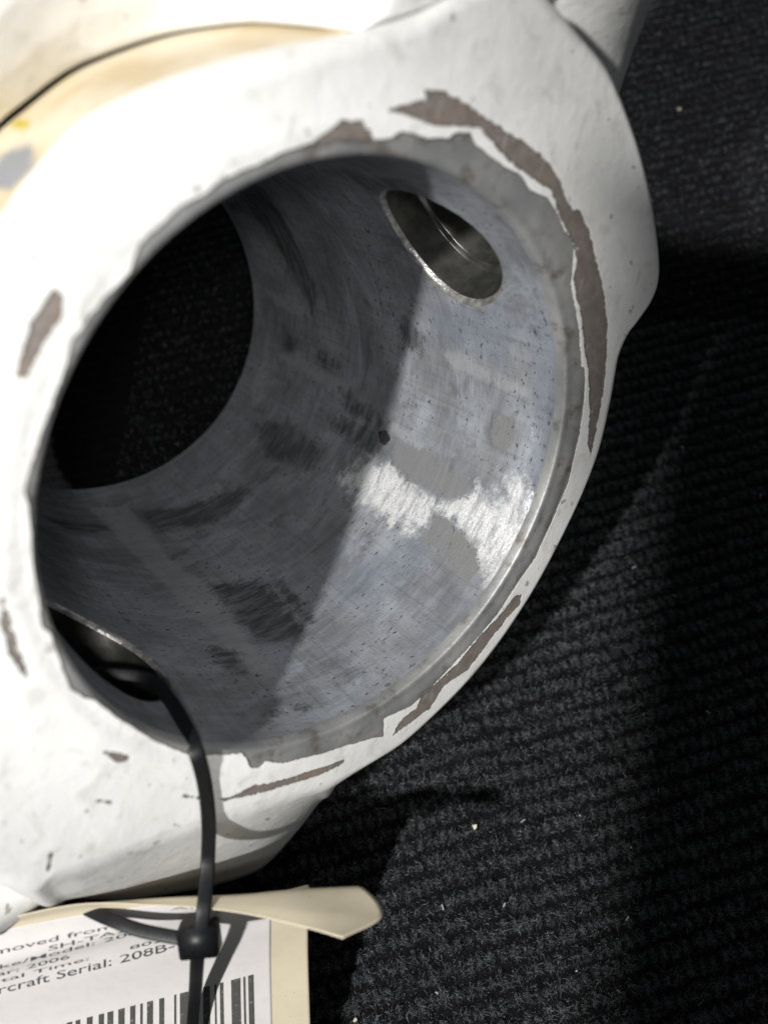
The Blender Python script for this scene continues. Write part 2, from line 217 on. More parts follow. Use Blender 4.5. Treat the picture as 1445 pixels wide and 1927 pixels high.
def m_collar():
    t = NT('chipped_white_paint'); co = t.coord(); c, h, mid = paint_nodes(t, co)
    n1 = t.noise(co, 420, 4, .6); n2 = t.noise(co, 1500, 3, .6)
    jag = t.math('ADD', t.math('MULTIPLY', t.math('SUBTRACT', n1, .5), 1.5), t.math('MULTIPLY', t.math('SUBTRACT', n2, .5), .9))
    chip = t.math('ADD', t.attr('chip'), jag); lip = t.math('ADD', t.attr('lip'), t.math('MULTIPLY', jag, .5))
    flakes = t.step(t.noise(co, 650, 2), .70, .715)
    prim = t.mix(t.step(n1, .3, .75), (0.165, 0.140, 0.126), (0.225, 0.195, 0.178))
    prim = t.mix(t.step(t.noise(co, 60, 2), .55, .7, 0, .5), prim, (0.26, 0.19, 0.13))
    metal = t.mix(t.step(t.noise(co, 90, 4), .35, .7), (0.30, 0.305, 0.31), (0.43, 0.43, 0.42))
    metal = t.mix(t.step(t.noise(co, 210, 4, .65), .5, .72, 0, .75), metal, (0.15, 0.115, 0.085))
    inchip = t.math('MULTIPLY', t.step(chip, .03, -.03), t.math('SUBTRACT', 1.0, t.math('MULTIPLY', flakes, t.step(chip, -1.4, -.2))))
    inlip = t.step(lip, .03, -.03)
    rim = t.math('MAXIMUM', t.step(t.math('ABSOLUTE', chip), .22, .03), t.step(t.math('ABSOLUTE', lip), .22, .03))
    off0 = t.math('MAXIMUM', inchip, inlip)
    base = t.mix(inchip, c, prim); base = t.mix(inlip, base, metal)
    near = t.math('MINIMUM', chip, lip)
    base = t.mix(t.math('MULTIPLY', t.step(near, .55, .10), t.step(near, 0.0, .06, 0, .8)), base, (0.88, 0.87, 0.83))
    base = t.mix(t.math('MULTIPLY', rim, t.step(near, .05, -.02, 0, .75)), base, (0.09, 0.07, 0.055))
    base = t.mix(t.math('MULTIPLY', off0, t.step(t.noise(t.scale(co, (1, .15, 1)), 1100, 3, .6), .62, .68, 0, .5)), base, (0.42, 0.41, 0.40))
    off = t.math('MAXIMUM', inchip, inlip)
    paint_h = t.math('MINIMUM', t.step(chip, -.10, .22), t.step(lip, -.10, .22))
    nrm = t.bump(h, .0005, .5); nrm = t.bump(paint_h, .0006, 1.0, nrm)
    nrm = t.bump(n2, .0001, .4, nrm)
    t.set(Base_Color=base, Metallic=t.math('MULTIPLY', inlip, .55), Roughness=t.mix(off, t.step(mid, .3, .8, .28, .46), (.5, .5, .5)), Normal=nrm)
    return t.m

def m_bore():
    t = NT('scrubbed_bore_metal'); uv = t.attr('uvw', True)       # x: arc, y: depth, in metres
    arcs = t.scale(uv, (0.22, 1.0, 1.0)); axial = t.scale(uv, (1.0, 0.18, 1.0))
    n1 = t.noise(uv, 300, 5, .68); n2 = t.noise(uv, 1500, 4, .65); brush = t.noise(arcs, 420, 5, .65); cloud = t.noise(uv, 42, 5, .62); ax = t.noise(axial, 130, 3, .55)
    sm = t.noise(arcs, 190, 5, .7, .4)
    def ctr(v, k): return t.math('MULTIPLY', t.math('SUBTRACT', v, .5), k)
    jag = t.math('ADD', t.math('ADD', ctr(n1, 9.0), ctr(n2, 6.0)), ctr(sm, 7.0))
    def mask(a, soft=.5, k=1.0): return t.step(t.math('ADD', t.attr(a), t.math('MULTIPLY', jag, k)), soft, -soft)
    base = t.mix(t.step(cloud, .36, .64), (0.165, 0.173, 0.188), (0.296, 0.310, 0.336))
    base = t.mix(t.step(ax, .44, .62, 0, .5), base, (0.200, 0.202, 0.203))
    base = t.mix(t.step(brush, .46, .68, 0, .34), base, (0.360, 0.385, 0.428))
    base = t.mix(t.step(sm, .55, .70, 0, .55), base, (0.100, 0.104, 0.116))
    base = t.mix(t.step(t.noise(uv, 75, 6, .75), .56, .64, 0, .6), base, (0.111, 0.112, 0.117))
    base = t.mix(t.step(t.noise(t.scale(uv, (.45, 1, 1)), 75, 6, .72, .6), .50, .64, 0, .55), base, (0.388, 0.415, 0.462))
    lines = t.noise(t.scale(uv, (1, .03, 1)), 900, 3, .6); base = t.mix(t.step(lines, .56, .66, 0, .16), base, (0.349, 0.370, 0.404)); base = t.mix(t.step(lines, .43, .36, 0, .22), base, (0.078, 0.080, 0.087))
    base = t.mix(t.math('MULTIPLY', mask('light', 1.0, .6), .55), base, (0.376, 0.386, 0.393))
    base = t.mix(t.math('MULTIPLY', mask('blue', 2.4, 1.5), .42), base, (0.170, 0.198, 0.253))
    grey = mask('grey', .6, .9); base = t.mix(t.math('MULTIPLY', grey, .95), base, (0.212, 0.211, 0.213))
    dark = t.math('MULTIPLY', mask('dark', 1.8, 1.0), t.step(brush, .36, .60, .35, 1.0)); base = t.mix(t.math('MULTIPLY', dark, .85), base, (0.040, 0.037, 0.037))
    pit = t.step(t.noise(t.scale(uv, (.6, 1, 1)), 900, 3, .6), .61, .65); pit = t.math('MULTIPLY', pit, t.step(cloud, .42, .56)); base = t.mix(t.math('MULTIPLY', pit, .85), base, (0.025, 0.024, 0.023))
    glare = t.math('MULTIPLY', mask('glare', 3.0, 1.9), t.math('SUBTRACT', 1.0, grey)); glare = t.math('MULTIPLY', glare, t.math('MULTIPLY', t.step(brush, .36, .54, .35, 1.0), t.step(n2, .38, .52, .45, 1.0))); base = t.mix(glare, base, (0.97, 0.97, 0.97))  # specular glare on the glossy coat, painted in as near-white colour
    hole = mask('hole', .15, .06); base = t.mix(hole, base, (0.008, 0.007, 0.007))
    met = t.math('ADD', t.math('MULTIPLY', glare, .15), .22)
    rings = t.noise(t.scale(uv, (.012, 1, 1)), 2600, 3, .6); base = t.mix(t.step(rings, .42, .70, 0, .14), base, (0.388, 0.406, 0.439))
    peel = t.noise(uv, 1700, 2, .6)
    nrm = t.bump(rings, .00012, .35); nrm = t.bump(brush, .0002, .35, nrm); nrm = t.bump(peel, .00028, t.step(glare, 0, 1, .4, .9), nrm); nrm = t.bump(t.math('SUBTRACT', 1.0, t.math('MAXIMUM', dark, pit)), .00015, .6, nrm)
    t.set(Base_Color=base, Metallic=met, Roughness=t.math('SUBTRACT', t.step(n1, .3, .7, .38, .52), t.math('MULTIPLY', glare, .12)), Normal=nrm)
    return t.m

def m_simple(name, colour, rough=.5, metal=0.0, nscale=200, var=.25, bump=.0002, bstr=.4, spec=None):
    t = NT(name); co = t.coord(); n = t.noise(co, nscale, 4, .6)
    dark = tuple(x * (1 - var) for x in colour); lite = tuple(min(1, x * (1 + var)) for x in colour)
    t.set(Base_Color=t.mix(t.step(n, .3, .7), dark, lite), Roughness=rough, Metallic=metal, Normal=t.bump(n, bump, bstr))
    if spec is not None: t.b.inputs['Specular IOR Level'].default_value = spec
    return t.m

def m_tan():
    t = NT('yellowed_bare_band'); co = t.coord()
    c = t.mix(t.step(t.noise(co, 60, 3), .35, .65), (0.54, 0.43, 0.26), (0.68, 0.60, 0.46))
    c = t.mix(t.step(t.math('ADD', t.attr('greyspot'), t.math('MULTIPLY', t.noise(co, 160, 5, .65), 7.0)), 4.4, 3.0), c, (0.23, 0.24, 0.26))
    c = t.mix(t.step(t.math('ADD', t.attr('yellowspot'), t.math('MULTIPLY', t.noise(co, 300, 3), 2.6)), 1.7, .9), c, (0.46, 0.38, 0.03))
    c = t.mix(t.step(t.noise(co, 240, 3), .66, .75, 0, .5), c, (0.42, 0.30, 0.17))
    t.set(Base_Color=c, Roughness=.45); return t.m

def m_fibre():
    t = NT('carpet_fibre'); f = t.attr('tone')
    c = t.mix(f, (0.013, 0.0137, 0.015), (0.29, 0.30, 0.32))
    t.set(Base_Color=c, Roughness=.55); t.b.inputs['Specular IOR Level'].default_value = .35
    return t.m

def m_paper(name, colour, speck):
    t = NT(name); co = t.coord()
    c = t.mix(t.step(t.noise(co, 300, 4, .7), .4, .7, 0, .35), colour, tuple(x * .86 for x in colour))
    c = t.mix(t.step(t.noise(co, 1300, 2), .69, .76, 0, .6), c, speck)
    t.set(Base_Color=c, Roughness=.7, Normal=t.bump(t.noise(co, 2500, 2), .00006, .3)); return t.m

def m_ink():
    t = NT('worn_black_ink'); co = t.coord()
    c = t.mix(t.step(t.noise(co, 900, 4, .7), .56, .70, 0, .7), (0.075, 0.075, 0.07), (0.34, 0.32, 0.30))
    t.set(Base_Color=c, Roughness=.6); return t.m

MAT = dict(collar=m_collar(), paint=m_paint('white_paint'), bore=m_bore(), tan=m_tan(),
           sleeve=m_simple('oily_port_metal', (0.15, 0.15, 0.138), .30, .8, 260, .3, .0002, .4),
           edge=m_simple('glint_edge_metal', (0.36, 0.355, 0.34), .36, .55, 500, .4, .0004, .8),  # mouth-edge glint put into a lighter bare-metal colour
           groove_dark=m_simple('dark_groove', (0.05, 0.04, 0.035), .8), tube=m_simple('cast_metal', (0.25, 0.25, 0.25), .6, .3),
           nylon=m_simple('black_nylon', (0.007, 0.0075, 0.009), .46, 0, 900, .3, .00012, .4, .35),
           manila=m_paper('manila_card', (0.62, 0.55, 0.41), (0.4, 0.3, 0.18)), sticker=m_paper('white_sticker', (0.67, 0.645, 0.63), (0.5, 0.47, 0.42)),
           ink=m_ink(), fibre=m_fibre(), backing=m_simple('carpet_backing', (0.005, 0.0052, 0.006), .9, 0, 900, .5, .0004, .8, .1),
           flake=m_simple('flake_paint', (0.62, 0.58, 0.47), .6), lint=m_simple('lint_white', (0.55, 0.55, 0.57), .7), card=m_simple('blocker_black', (0.02, 0.02, 0.02), .8))

# ------------------------------------------------------------------ carpet
rd = np.array(RIB[:2]); rd /= np.linalg.norm(rd); rn = np.array([-rd[1], rd[0]])
PITCH, RIBH = 5.2, 2.3
def rib_phase(x, y): return (x * rn[0] + y * rn[1]) / PITCH + .18 * wave(x, y, 3, .06) + .16 * wave(x, y, 4, .45) + .12 * wave(x, y, 9, 1.3)
def rib_crest(x, y):
    """0 in the groove, 1 on the crest; ribs are made of loose clumps"""
    q = rib_phase(x, y); c = np.abs(np.cos(math.pi * q)); al = (x * rd[0] + y * rd[1]); row = np.floor(q + .5)
    return np.clip(c * (.78 + .22 * np.sin(al * 2.0 + row * 2.4 + 2.5 * wave(x, y, 8, .5))) + .35 * wave(x, y, 12, 1.1), 0.02, 1.1)
def rib_height(x, y): return RIBH * rib_crest(x, y) ** .8 * (1 + .15 * wave(x, y, 5, .9)) - RIBH
xs = np.arange(-180, 260.1, 1.25); ys = np.arange(-110, 480.1, 1.25)
gx, gy = np.meshgrid(xs, ys)
gz = rib_height(gx, gy)
carpet = mesh('carpet', np.stack([gx, gy, gz], -1).reshape(-1, 3), grid_faces(len(ys), len(xs)), MAT['backing'])
tag(carpet, 'black ribbed carpet the casting lies on', kind='structure')
# the carpet goes on, flat, beyond the stretch whose ribs can be told apart
ring = [(-180, -110), (260, -110), (260, 480), (-180, 480)]; far = [(-1500, -1500), (1500, -1500), (1500, 1500), (-1500, 1500)]
vv = [(x, y, -.9) for x, y in ring] + [(x, y, -.9) for x, y in far]
outer = mesh('carpet_surround', vv, [(i, (i + 1) % 4, 4 + (i + 1) % 4, 4 + i) for i in range(4)], MAT['backing'], smooth=False)
tag(outer, 'black carpet surrounding the ribbed stretch', kind='structure')

def fibres(n):
    k = int(n * .60); m = int(n * 1.9)
    x = np.r_[rng.uniform(-50, 130, int(m * .6)), rng.uniform(-110, 205, m - int(m * .6))]
    y = np.r_[rng.uniform(-45, 190, int(m * .6)), rng.uniform(-55, 430, m - int(m * .6))]
    cr = rib_crest(x, y); keep = np.nonzero(rng.random(m) < .16 + .9 * cr ** 1.5)[0]; keep = rng.permutation(keep)[:n]
    x, y, cr = x[keep], y[keep], cr[keep]; n = len(x)
    z = rib_height(x, y) - .15
    L = rng.uniform(.45, 1.55, n) * (.6 + .5 * cr); a = rng.uniform(0, 2 * math.pi, n); tilt = rng.uniform(.2, 1.25, n)
    d = np.stack([np.cos(a) * np.sin(tilt), np.sin(a) * np.sin(tilt), np.cos(tilt)], 1)
    bend = rng.normal(0, .8, (n, 3)); bend[:, 2] -= .35
    side = np.cross(d, rng.normal(size=(n, 3))); side /= np.linalg.norm(side, axis=1)[:, None]
    w = rng.uniform(.032, .075, n)[:, None]
    p0 = np.stack([x, y, z], 1); p1 = p0 + d * (L * .55)[:, None]; p2 = p1 + (d + bend) * (L * .5)[:, None]
    V = np.stack([p0 - side * w, p0 + side * w, p1 - side * w, p1 + side * w, p2], 1).reshape(-1, 3)
    i = np.arange(n) * 5
    tri = np.stack([i, i + 1, i + 3, i, i + 3, i + 2, i + 2, i + 3, i + 4], 1).reshape(-1, 3)
    me = bpy.data.meshes.new('carpet_pile'); nt = len(tri)
    me.vertices.add(len(V)); me.vertices.foreach_set('co', (V * MM).astype(np.float32).ravel())
    me.loops.add(nt * 3); me.loops.foreach_set('vertex_index', tri.ravel().astype(np.int32))
    me.polygons.add(nt); me.polygons.foreach_set('loop_start', np.arange(0, nt * 3, 3, dtype=np.int32))
    me.update(calc_edges=True)
    tone = np.clip(rng.beta(1.7, 3.2, n) + (rng.random(n) < .02) * .6, 0, 1.3)
    at = me.attributes.new('tone', 'FLOAT', 'POINT'); at.data.foreach_set('value', np.repeat(tone, 5).astype(np.float32))
    me.materials.append(MAT['fibre'])
    o = bpy.data.objects.new('carpet_pile', me); col.objects.link(o)
    return o
pile = fibres(680000)
tag(pile, 'fuzzy charcoal pile standing on the ribs of the carpet', 'carpet pile', kind='stuff')

# ------------------------------------------------------------------ the casting
ROOT_M = Matrix.Translation(Vector(ROOT_T) * MM) @ Matrix(ROOT_R).to_4x4()
casting = empty('trunnion_casting', ROOT_M)
tag(casting, 'large white painted metal casting with an open round bore and chipped rim', 'casting')
R, DEPTH = 55.0, 137.3
PORT_W, PORT_R, PORT_A = -29.0, 15.6, math.radians(57.0)

# collar: lip, flat face, rounded edge and flank
NC = 960
st = catmull(STATIONS, NC, closed=True)
E, B = st[:, :2], st[:, 2:]
th = np.arctan2(E[:, 1], E[:, 0]); ring = np.stack([np.cos(th), np.sin(th)], 1)
rows = []
for r, w in ((54.95, -3.2), (55.0, -1.0), (55.2, -.62), (55.8, -.5), (56.6, -.46), (57.3, -.40), (58.2, -.12), (59.6, 0)):
    rows.append(np.c_[ring * r, np.full(NC, w)])
inner = ring * 59.6; rr = np.linalg.norm(E, axis=1)[:, None]; inn = E - (E / rr) * 2.6
for k in range(1, 51):
    p = inner + (inn - inner) * (k / 50)
    rows.append(np.c_[p, .22 * wave(p[:, 0], p[:, 1], 11, .13) * min(1, k / 6)])
P0 = np.c_[inn, np.zeros(NC)]; P1 = np.c_[E, np.full(NC, -.1)]; dv = B - P1; ln = np.linalg.norm(dv, axis=1)[:, None]
P2_ = P1 + dv * np.minimum(1, 3.2 / ln)
for t in np.linspace(0, 1, 9)[1:]:
    rows.append((1 - t) ** 2 * P0 + 2 * t * (1 - t) * P1 + t * t * P2_)
for t in np.linspace(0, 1, 14)[1:]:
    p = P2_ + (B - P2_) * t; p[:, 2] += .5 * np.sin(math.pi * t) * np.minimum(1, ln[:, 0] / 20); rows.append(p)
back = np.c_[B[:, :2] * .985, np.maximum(B[:, 2] - 3, -50)]; rows.append(back)
low = np.c_[B[:, :2] * .97, np.full(NC, -50.)]; rows.append(low)
rows.append(np.c_[ring * 62, np.full(NC, -50.)])
V = np.concatenate(rows); V2 = V[:, :2]
chip = sdist(V2, CHIPS); lip = sdist(V2, [LIP])
chip[V[:, 2] < -1.2] = 20; 
mesh('collar', V, grid_faces(len(rows), NC, True), MAT['collar'], casting, attrs=dict(chip=chip, lip=lip))

# bore lining with the two cross ports cut in
nth, nw = 640, 250
ta = np.linspace(-math.pi, math.pi, nth, endpoint=False); wa = np.linspace(-3.0, -DEPTH, nw)
WW, TT = np.meshgrid(wa, ta, indexing='ij')
PR = PORT_R + .8
def port_xy(T, W):
    d = T - PORT_A; return R * np.sin(d), W - PORT_W
px, pw = port_xy(TT, WW); rho = np.hypot(px, pw)
cell = 2 * math.pi * R / nth
near = np.abs(rho - PR) < cell * .62
k = np.where(near, PR / np.maximum(rho, 1e-6), 1)
npx, npw = px * k, pw * k
sgn = np.where(np.cos(TT - PORT_A) >= 0, 0.0, math.pi)
newd = np.arcsin(np.clip(npx / R, -1, 1)); newd = np.where(sgn == 0, newd, math.pi - newd)
T2 = np.where(near, PORT_A + newd, TT); W2 = np.where(near, PORT_W + npw, WW)
inside = np.where(near, PR, rho) < PR - 1e-6
f = grid_faces(nw, nth, True, flip=False)
ins = inside.ravel(); f = f[~ins[f].any(1)]
_arc = ((T2 + math.pi) % (2 * math.pi) - math.pi) * R
_mk = sdist(np.stack([_arc.ravel(), W2.ravel()], 1), [np.asarray(p) * [math.pi / 180 * R, 1] for p in B_MARK]).reshape(T2.shape)
Rr = R + .05 * wave(T2 * 40, W2, 21, .35) - .55 * np.clip(.5 - _mk / 1.6, 0, 1)       # cast marks stand proud of the wall
V = np.stack([Rr * np.cos(T2), Rr * np.sin(T2), W2], -1).reshape(-1, 3)
deg = np.degrees((T2 + math.pi) % (2 * math.pi) - math.pi).ravel(); arc = deg * math.pi / 180 * R
S2 = np.stack([arc, W2.ravel()], 1)
def bsd(polys): return sdist(S2, [np.asarray(p) * [math.pi / 180 * R, 1] for p in polys])
at = dict(glare=bsd(B_GLARE), dark=bsd(B_DARK), light=bsd(B_LIGHT), blue=bsd(B_BLUE), grey=bsd(B_GREY), hole=bsd(B_HOLE))
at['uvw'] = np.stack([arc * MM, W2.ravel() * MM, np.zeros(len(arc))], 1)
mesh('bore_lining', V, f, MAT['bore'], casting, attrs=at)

# sleeves of the two ports: rounded mouth, wall, closed end
def sleeve(sign):
    n = 160; ph = np.linspace(0, 2 * math.pi, n, endpoint=False); rows = []
    ax = np.array([math.cos(PORT_A), math.sin(PORT_A), 0]) * sign; tx = np.array([-math.sin(PORT_A), math.cos(PORT_A), 0]); wz = np.array([0, 0, 1.0])
    for rho, dep in ((PR + .05, -.02), (PR - .25, .08), (PR - .5, .3), (PR - .7, .7), (PORT_R, 1.2), (PORT_R, 3), (PORT_R, 5), (PORT_R, 7), (PORT_R, 9), (PORT_R, 9.2), (PORT_R - 1.3, 9.4), (PORT_R - 1.5, 9.8), (PORT_R - 1.5, 14), (PORT_R - 1.5, 18), (PORT_R - 1.5, 22), (PORT_R - 1.7, 22.4), (PORT_R - 3.4, 22.6), (PORT_R - 3.6, 23), (PORT_R - 3.6, 30), (3, 30.5)):
        x, w = rho * np.cos(ph), rho * np.sin(ph)
        rad = np.sqrt(R * R - x * x) + dep
        if dep > 10: rad = np.full(n, R + dep)
        rows.append(rad[:, None] * ax + x[:, None] * tx + (w + PORT_W)[:, None] * wz)
    o = mesh('port_sleeve', np.concatenate(rows[4:]), grid_faces(len(rows) - 4, n, True), MAT['sleeve'], casting)
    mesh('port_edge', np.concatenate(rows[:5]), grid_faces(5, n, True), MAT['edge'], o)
    return o
tag(sleeve(1), 'oily grey cross port near the top of the bore')
tag(sleeve(-1), 'dark cross port the cable tie is threaded through')

# plain outer wall behind the collar and the thin far rim
n = 200; ph = np.linspace(0, 2 * math.pi, n, endpoint=False); cs = np.stack([np.cos(ph), np.sin(ph)], 1)
prof = [(63, -49.9), (62, -60), (61.5, -120), (60, -136), (58.5, -137.6), (56, -137.9), (55.0, -137.2)]
mesh('outer_wall', np.concatenate([np.c_[cs * r, np.full(n, w)] for r, w in prof]), grid_faces(len(prof), n, True), MAT['tube'], casting)

# yellowed band, dark groove and housing at the upper left
def loft(name, rows, mat, nc=140, sub=10, attrs=None, smooth=True):
    rs = [catmull(r, nc) for r in rows]; out = []
    for a, b in zip(rs[:-1], rs[1:]):
        out += [a + (b - a) * t for t in np.linspace(0, 1, sub, endpoint=False)]
    out.append(rs[-1]); V = np.concatenate(out)
    return mesh(name, V, grid_faces(len(out), nc), mat, casting, attrs=attrs(V) if attrs else None), V
tan1, tan2, h1, h2 = map(np.array, (TAN1, TAN2, HOU1, HOU2))
tin = tan1 + np.array([0, 0, 3.0]) - np.c_[tan1[:, :2] / np.linalg.norm(tan1[:, :2], axis=1)[:, None], np.zeros(len(tan1))] * 1.5
def spots(V):
    n = len(V); i = np.arange(n)
    g1 = (tan1[1] * .55 + tan1[2] * .45) * .62 + (tan2[1] * .5 + tan2[2] * .5) * .38
    g2 = (tan1[2] * .7 + tan1[3] * .3) * .2 + (tan2[1] * .3 + tan2[2] * .7) * .8
    q = V - g1; return dict(greyspot=np.sqrt(q[:, 0] ** 2 + q[:, 1] ** 2 + (q[:, 2] * .45) ** 2) - 3.4, yellowspot=np.linalg.norm((V - g2) * [1, 1, .4], axis=1) - 1.3)
band, _ = loft('bare_band', [tin, tan1, tan2], MAT['tan'], attrs=spots)
tag(band, 'yellowed unpainted band below the upper left edge of the collar')
gdn = tan2 + np.c_[-tan2[:, :2] / np.linalg.norm(tan2[:, :2], axis=1)[:, None] * 1.0, np.full(len(tan2), -9.0)]
gup = h1 + np.c_[np.zeros((len(h1), 2)), np.full(len(h1), -9.0)]
loft('groove', [tan2, gdn, gup, h1 + [0, 0, -.6]], MAT['groove_dark'], sub=3)  # groove walls drawn in one even dark colour
hA = np.concatenate([h1, np.array(HOU3)]); hB = np.concatenate([h2, np.array(HOU4)])
edge = hA + (hB - hA) * .02
hM = hA * .55 + hB * .45 + np.array([0, 0, 5.0])
loft('housing', [hA + [0, 0, -.9], hA * .992 + hB * .008 + [0, 0, .1], hA * .97 + hB * .03 + [0, 0, .8], hA * .8 + hB * .2 + [0, 0, 3.2], hM, hB, hB + [0, 0, -60]], MAT['paint'], sub=8)

# white strut tube at the upper right and the short lever at the lower left
def rod(name, pts, radius, mat, n=48, m=60):
    P = catmull(pts, m); rad = np.interp(np.linspace(0, 1, m), np.linspace(0, 1, len(radius)), radius); V = []
    for i, p in enumerate(P):
        t = P[min(i + 1, m - 1)] - P[max(i - 1, 0)]; t /= np.linalg.norm(t)
        u = np.cross(t, [0, 0, 1.0]); u /= np.linalg.norm(u); v = np.cross(t, u)
        V.append(p + rad[i] * (np.cos(np.linspace(0, 2 * math.pi, n, endpoint=False))[:, None] * u + np.sin(np.linspace(0, 2 * math.pi, n, endpoint=False))[:, None] * v))
    V = np.concatenate(V); f = grid_faces(m, n, True).tolist(); f += [list(range(n))[::-1], [(m - 1) * n + i for i in range(n)]]
    return mesh(name, V, f, mat, casting)
rod('strut_tube', TUBE, [23.5, 24, 25], MAT['paint'])
rod('lever', LEVER, [5.4, 5.2, 6.0], MAT['paint'])

# ------------------------------------------------------------------ hang tag
G = np.array(TAG)                                       # rows x columns x 3 control points, world
SX = np.array([-160, 0, 150, 300, 430, 510, 580.0])
def cubic(P, t):
    n = len(P); i = np.clip(np.floor(t).astype(int), 0, n - 2); u = (t - i)
    Q = np.concatenate([[2 * P[0] - P[1]], P, [2 * P[-1] - P[-2]]]); p0, p1, p2, p3 = Q[i], Q[i + 1], Q[i + 2], Q[i + 3]
    return p0, p1, p2, p3, u
def blend(p0, p1, p2, p3, u): return .5 * (2 * p1 + (p2 - p0) * u + (2 * p0 - 5 * p1 + 4 * p2 - p3) * u ** 2 + (3 * p1 - p0 - 3 * p2 + p3) * u ** 3)
def sheet(s, t):
    s, t = np.asarray(s, float), np.asarray(t, float); u_ = t[:, None, None]
    p0, p1, p2, p3, _ = cubic(G, t); i = np.clip(np.floor(t).astype(int), 0, len(G) - 2); C = blend(p0, p1, p2, p3, (t - i)[:, None, None])   # n x cols x 3
    j = np.clip(np.floor(s).astype(int), 0, G.shape[1] - 2); u = (s - j)[:, None]
    Q = np.concatenate([2 * C[:, :1] - C[:, 1:2], C, 2 * C[:, -1:] - C[:, -2:-1]], 1); k = np.arange(len(s))
    return blend(Q[k, j], Q[k, j + 1], Q[k, j + 2], Q[k, j + 3], u)
def sheet_off(s, t, off):
    e = .02; s, t = np.asarray(s, float), np.asarray(t, float)
    a = sheet(np.clip(s + e, 0, 6), t) - sheet(np.clip(s - e, 0, 6), t); b = sheet(s, np.clip(t + e, 0, 10)) - sheet(s, np.clip(t - e, 0, 10))
    nn = np.cross(a, b); nn /= np.linalg.norm(nn, axis=1)[:, None]
    return sheet(s, t) + nn * off
def sx(x): return np.interp(x, SX, np.arange(7))
def patch(name, s0, s1, t0, t1, ns, nt, off, mat, parent, thick=0):
    tt, ss = np.meshgrid(np.linspace(t0, t1, nt), np.linspace(s0, s1, ns), indexing='ij')
    V = sheet_off(ss.ravel(), tt.ravel(), off); f = grid_faces(nt, ns)
    if thick:
        Vb = sheet_off(ss.ravel(), tt.ravel(), off - thick); N = len(V); fb = f[:, ::-1] + N
        loop = list(range(ns)) + [r * ns + ns - 1 for r in range(1, nt)] + [(nt - 1) * ns + c for c in range(ns - 2, -1, -1)] + [r * ns for r in range(nt - 2, 0, -1)]
        sidef = [(loop[i], loop[i] + N, loop[(i + 1) % len(loop)] + N, loop[(i + 1) % len(loop)]) for i in range(len(loop))]
        f = np.concatenate([f, fb, np.array(sidef)]); V = np.concatenate([V, Vb])
    return mesh(name, V, f, mat, parent, world=True)
tg = empty('hang_tag', loc=Vector(G[0, 3]) * MM); bpy.context.view_layer.update()
tag(tg, 'curled manila hang tag with a printed white barcode sticker, below the casting', 'tag')
card = patch('card', 0, 6, 0, 10, 90, 160, 0, MAT['manila'], tg, thick=.22)
stick = patch('sticker', 0, 5, 0, 6.6, 70, 120, .06, MAT['sticker'], tg, thick=.05)
stick_n = tag(stick, 'white printed sticker with barcode')

def printed(text, x0, x1, t, em):
    cu = bpy.data.curves.new('print', 'FONT'); cu.body = text; cu.size = 1.0; cu.resolution_u = 3; cu.offset = .006
    ob = bpy.data.objects.new('print', cu); col.objects.link(ob)
    dg = bpy.context.evaluated_depsgraph_get(); me = bpy.data.meshes.new_from_object(ob.evaluated_get(dg))
    bm = bmesh.new(); bm.from_mesh(me)
    bmesh.ops.triangulate(bm, faces=bm.faces[:]); bmesh.ops.subdivide_edges(bm, edges=[e for e in bm.edges if e.calc_length() > .25], cuts=1)
    v = np.array([q.co[:] for q in bm.verts]); bm.verts.index_update(); f = [[q.index for q in g.verts] for g in bm.faces]; bm.free()
    bpy.data.objects.remove(ob); bpy.data.curves.remove(cu); bpy.data.meshes.remove(me)
    w = v[:, 0].max() - v[:, 0].min(); X = x0 + (v[:, 0] - v[:, 0].min()) / w * (x1 - x0)
    V = sheet_off(sx(X), t + v[:, 1] * em, .095)
    o = mesh('printed_line', V, f, MAT['ink'], stick, smooth=False, world=True)
    return o
bpy.context.view_layer.update()
for args in (('Aircraft Serial: 208B-', -44, 327, 3.0, .44), ('Total Time:', -52, 168, 3.5, .40), ('8024', 243, 330, 3.5, .40), ('Year: 2006', -52, 132, 4.0, .44),
             ('Make/Model: 208B', -54, 287, 4.58, .46), ('SH-TAZ', 92, 246, 5.0, .36), ('Removed from:', -60, 225, 5.4, .34), ('All', 318, 366, 6.1, .30), ('or', 404, 434, 6.1, .30)):
    printed(*args)
vb, fb = [], []
bars = [(116, 118), (126, 137), (143, 152), (164, 175), (186, 196), (202, 213), (222, 234), (244, 254), (263, 268), (276, 288), (300, 309), (326, 330), (336, 351), (356, 360), (378, 391), (400, 404), (411, 419), (434, 449), (454, 458), (463, 474)]
for x0, x1 in bars:
    k = len(vb); T = np.linspace(0.3, 2.0, 18)
    for t in T: vb += [(sx(x0), t), (sx(x1), t)]
    fb += [(k + 2 * i, k + 2 * i + 1, k + 2 * i + 3, k + 2 * i + 2) for i in range(17)]
vb = np.array(vb)
mesh('barcode', sheet_off(vb[:, 0], vb[:, 1], .095), fb, MAT['ink'], stick, smooth=False, world=True)

